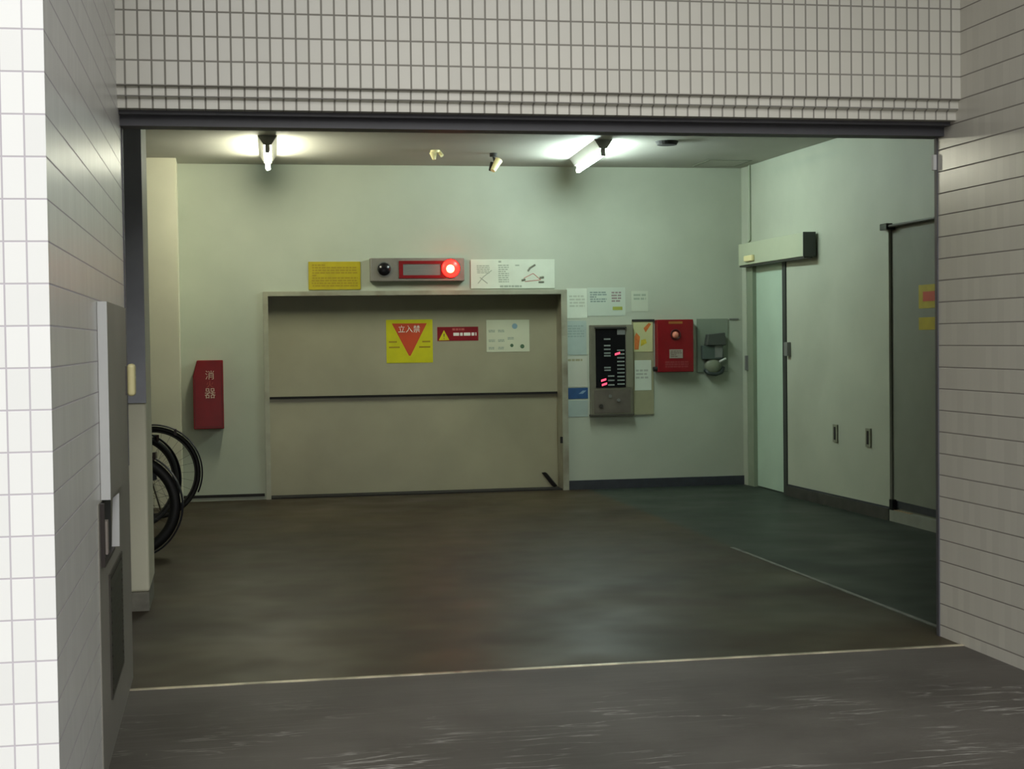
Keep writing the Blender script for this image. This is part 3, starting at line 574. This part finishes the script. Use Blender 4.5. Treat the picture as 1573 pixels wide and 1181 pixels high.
# left wall fittings -------------------------------------------------
t = thing('wall_cabinet', 'flat grey metal cabinet on the left tiled wall with a pale front edge', 'cabinet', (XL, 5.6, 1.22))
obj('body', box(XL, -0.373, 5.145, 6.02, 0.900, 1.549), PLATE, t)
obj('front_edge', box(XL+0.002, -0.3725, 5.135, 5.1449, 0.900, 1.549), ALU, t)['label'] = 'pale aluminium edge'
struct('trim_10', bx(box(XL, XL+0.004, 5.00, 6.60, 0.0, 0.899), XL, XL+0.004, 6.02, 6.60, 0.899, 1.56), PLATE, label='smooth grey plate covering the lower left wall')
t = thing('mail_slot', 'open mail slot with a raised pale flap under the wall cabinet', 'mail slot', (XL+0.004, 5.35, 0.78))
obj('recess', box(XL+0.004, XL+0.006, 5.07, 5.50, 0.700, 0.895), DARK, t)
fm = bmesh.new()
bx(fm, XL+0.004, XL+0.018, 5.05, 5.07, 0.690, 0.896); bx(fm, XL+0.004, XL+0.018, 5.07, 5.50, 0.690, 0.700)
obj('slot_frame', fm, mat('slot_frame', lin((46, 38, 34)), 0.5), t)
obj('flap', prism(bmesh.new(), [(-0.3985, 5.50, 0.700), (-0.372, 5.50, 0.700), (-0.370, 5.50, 0.888), (-0.392, 5.50, 0.870)], (0, 0.012, 0)), ALU, t)['label'] = 'pale raised flap'
obj('lever', box(-0.3989, -0.385, 5.14, 5.19, 0.72, 0.83), mat('lever', lin((150, 140, 132)), 0.5), t)
t = thing('vent_grille', 'tall dark ventilation grille low on the left wall', 'grille', (XL+0.004, 5.65, 0.4))
gb = bmesh.new()
for a in ((5.36, 5.38, 0.19, 0.62), (5.96, 5.98, 0.19, 0.62), (5.38, 5.96, 0.19, 0.205), (5.38, 5.96, 0.605, 0.62)): bx(gb, XL+0.004, XL+0.010, *a)
obj('grille_frame', gb, mat('grille_frame', lin((60, 56, 48)), 0.5), t)
obj('louvre_plate', box(XL+0.004, XL+0.006, 5.38, 5.96, 0.205, 0.605), DARK, t)
for i in range(10):
    z = 0.215+i*0.039; obj('louvre', prism(bmesh.new(), [(XL+0.0062, 5.385, z+0.024), (XL+0.012, 5.385, z), (XL+0.0125, 5.385, z+0.003), (XL+0.0067, 5.385, z+0.027)], (0, 0.57, 0)), mat('louvre', lin((38, 34, 26)), 0.5) if i == 0 else bpy.data.materials['louvre'], t)
t = thing('key_switch_box', 'small wall box with a rounded ivory cover at the left jamb', 'switch', (XL+0.004, 6.35, 1.26))
obj('back_box', box(XL+0.004, -0.383, 6.30, 6.38, 1.205, 1.320), mat('switch_dark', lin((84, 80, 76)), 0.5), t)
obj('cover', box(-0.383, -0.353, 6.29, 6.39, 1.200, 1.330), IVORY, t, bevel=0.013)['label'] = 'rounded ivory cover'

# ------------------------------------------------------------------ bicycles
def bicycle(label, x, y, r=0.345, rot=0.0, ty=0.018, ga=-25):
    """rear wheel axle above (x, y); the bicycle points towards -X"""
    t = thing('bicycle', label, 'bicycle', (0, 0, 0), 'bicycles parked along the left wall')
    R = r-ty
    for wx, nm in ((0, 'rear_wheel'), (-1.08, 'front_wheel')):
        wh = obj(nm, torus(bmesh.new(), (wx, 0, r), R, ty), RUB, t, smooth=True)
        obj('rim', torus(bmesh.new(), (wx, 0, r), R-0.024, 0.008, m=8), mat('dull_rim', lin((60, 60, 58)), 0.4, metal=0.5) if 'dull_rim' not in bpy.data.materials else bpy.data.materials['dull_rim'], wh, smooth=True)
        sp = bmesh.new()
        for k in range(28):
            a = 2*math.pi*k/28; b = a+0.5*(1 if k % 2 else -1)
            cyl(sp, (wx+0.02*math.cos(b), 0.02*(1 if k % 4 < 2 else -1), r+0.02*math.sin(b)), (wx+(R-0.03)*math.cos(a), 0, r+(R-0.03)*math.sin(a)), 0.0011, n=5, cap=False)
        obj('spokes', sp, bpy.data.materials['dull_rim'], wh); obj('hub', cyl(bmesh.new(), (wx, -0.05, r), (wx, 0.05, r), 0.018), CHR, wh)
        obj('mudguard', torus(bmesh.new(), (wx, 0, r), r+0.012, 0.007, a0=ga if wx == 0 else 20, a1=150, m=8, sy=3.0), BFR, t, smooth=True)
    fb = bmesh.new(); st, bb, hd = (-0.33, 0, 0.78), (-0.44, 0, 0.29), (-0.90, 0, 0.80)
    for a, b, q in ((st, bb, 0.016), (bb, (-0.94, 0, 0.62), 0.018), ((-0.36, 0, 0.62), (-0.93, 0, 0.70), 0.014), ((-0.88, 0, 0.86), (-0.95, 0, 0.60), 0.018)): cyl(fb, a, b, q, n=12)
    for s in (-0.05, 0.05):
        cyl(fb, (0, s, r), (bb[0], s*0.5, bb[2]), 0.009, n=8); cyl(fb, (0, s, r), (-0.36, s*0.3, 0.64), 0.008, n=8)
    obj('frame', fb, BFR, t, smooth=True)
    fk = bmesh.new()
    for s in (-0.05, 0.05): tube(fk, [(-0.95, s*0.6, 0.62), (-1.0, s, 0.50), (-1.08, s, r)], 0.009, 8)
    cyl(fk, (-0.95, -0.04, 0.62), (-0.95, 0.04, 0.62), 0.014, n=10); obj('fork', fk, BFR, t, smooth=True)
    hb_ = bmesh.new(); tube(hb_, [(-0.62, -0.27, 0.98), (-0.80, -0.25, 1.0), (-0.88, -0.10, 0.99), (-0.87, 0, 0.96), (-0.88, 0.10, 0.99), (-0.80, 0.25, 1.0), (-0.62, 0.27, 0.98)], 0.011); cyl(hb_, (-0.88, 0, 0.86), (-0.87, 0, 0.97), 0.012, n=10)
    h = obj('handlebar', hb_, CHR, t, smooth=True)
    for s in (-0.27, 0.27): obj('grip', cyl(bmesh.new(), (-0.61, s, 0.979), (-0.72, s*0.96, 0.992), 0.016, n=12), RUB, h)
    sb = bmesh.new(); n = 9
    prism(sb, [(-0.20, -0.09, 0.86), (-0.20, 0.09, 0.86), (-0.28, 0.10, 0.86), (-0.40, 0.03, 0.86), (-0.47, 0.02, 0.86), (-0.47, -0.02, 0.86), (-0.40, -0.03, 0.86), (-0.28, -0.10, 0.86)], (0, 0, 0.05))
    s = obj('saddle', sb, RUB, t, bevel=0.015); obj('seat_post', cyl(bmesh.new(), (-0.33, 0, 0.76), (-0.31, 0, 0.865), 0.012, n=12), CHR, s)
    cb = bmesh.new(); cyl(cb, (bb[0], -0.045, bb[2]), (bb[0], -0.05, bb[2]), 0.075, n=28); 
    c = obj('chainring', cb, CHR, t)
    obj('crank_arm', tube(bmesh.new(), [(bb[0], -0.05, bb[2]), (bb[0]+0.10, -0.07, bb[2]-0.13)], 0.009, 8), CHR, c); obj('crank_arm', tube(bmesh.new(), [(bb[0], 0.05, bb[2]), (bb[0]-0.10, 0.07, bb[2]+0.13)], 0.009, 8), CHR, c)
    for q in (((-0.34, -0.12, 0.16), 1), ((-0.54, 0.12, 0.42), 1)): p = q[0]; obj('pedal', box(p[0]-0.045, p[0]+0.045, p[1]-0.045, p[1]+0.045, p[2]-0.012, p[2]+0.012), RUB, c)
    obj('chain_guard', prism(bmesh.new(), [(0.03, -0.055, r-0.05), (0.03, -0.055, r+0.05), (-0.46, -0.055, 0.39), (-0.53, -0.055, 0.33), (-0.50, -0.055, 0.22)], (0, -0.008, 0)), BFR, t)
    obj('reflector', box(0.17, 0.19, -0.03, 0.03, r+0.30, r+0.35), mat('red_reflector', lin((34, 10, 10)), 0.4) if 'red_reflector' not in bpy.data.materials else bpy.data.materials['red_reflector'], t)
    obj('kickstand', tube(bmesh.new(), [(-0.03, 0.07, r-0.02), (0.06, 0.16, 0.012)], 0.008, 8), CHR, t)
    t.location = (x, y, 0); t.rotation_euler = (0, 0, rot)
    for ch in t.children: ch.matrix_parent_inverse = Matrix()
    return t
bicycle('black bicycle furthest from the opening, its big thin wheel ring clear against the wall', -0.575, 12.55, r=0.375)
bicycle('bicycle between the other two, a slice of its wheel showing inside the far wheel ring', -0.68, 11.9, r=0.365, rot=0.5, ty=0.022)
bicycle('bicycle nearest the opening, its dark lower wheel just behind the cream column', -0.640, 10.35, r=0.345, rot=-0.12, ty=0.036, ga=-70)
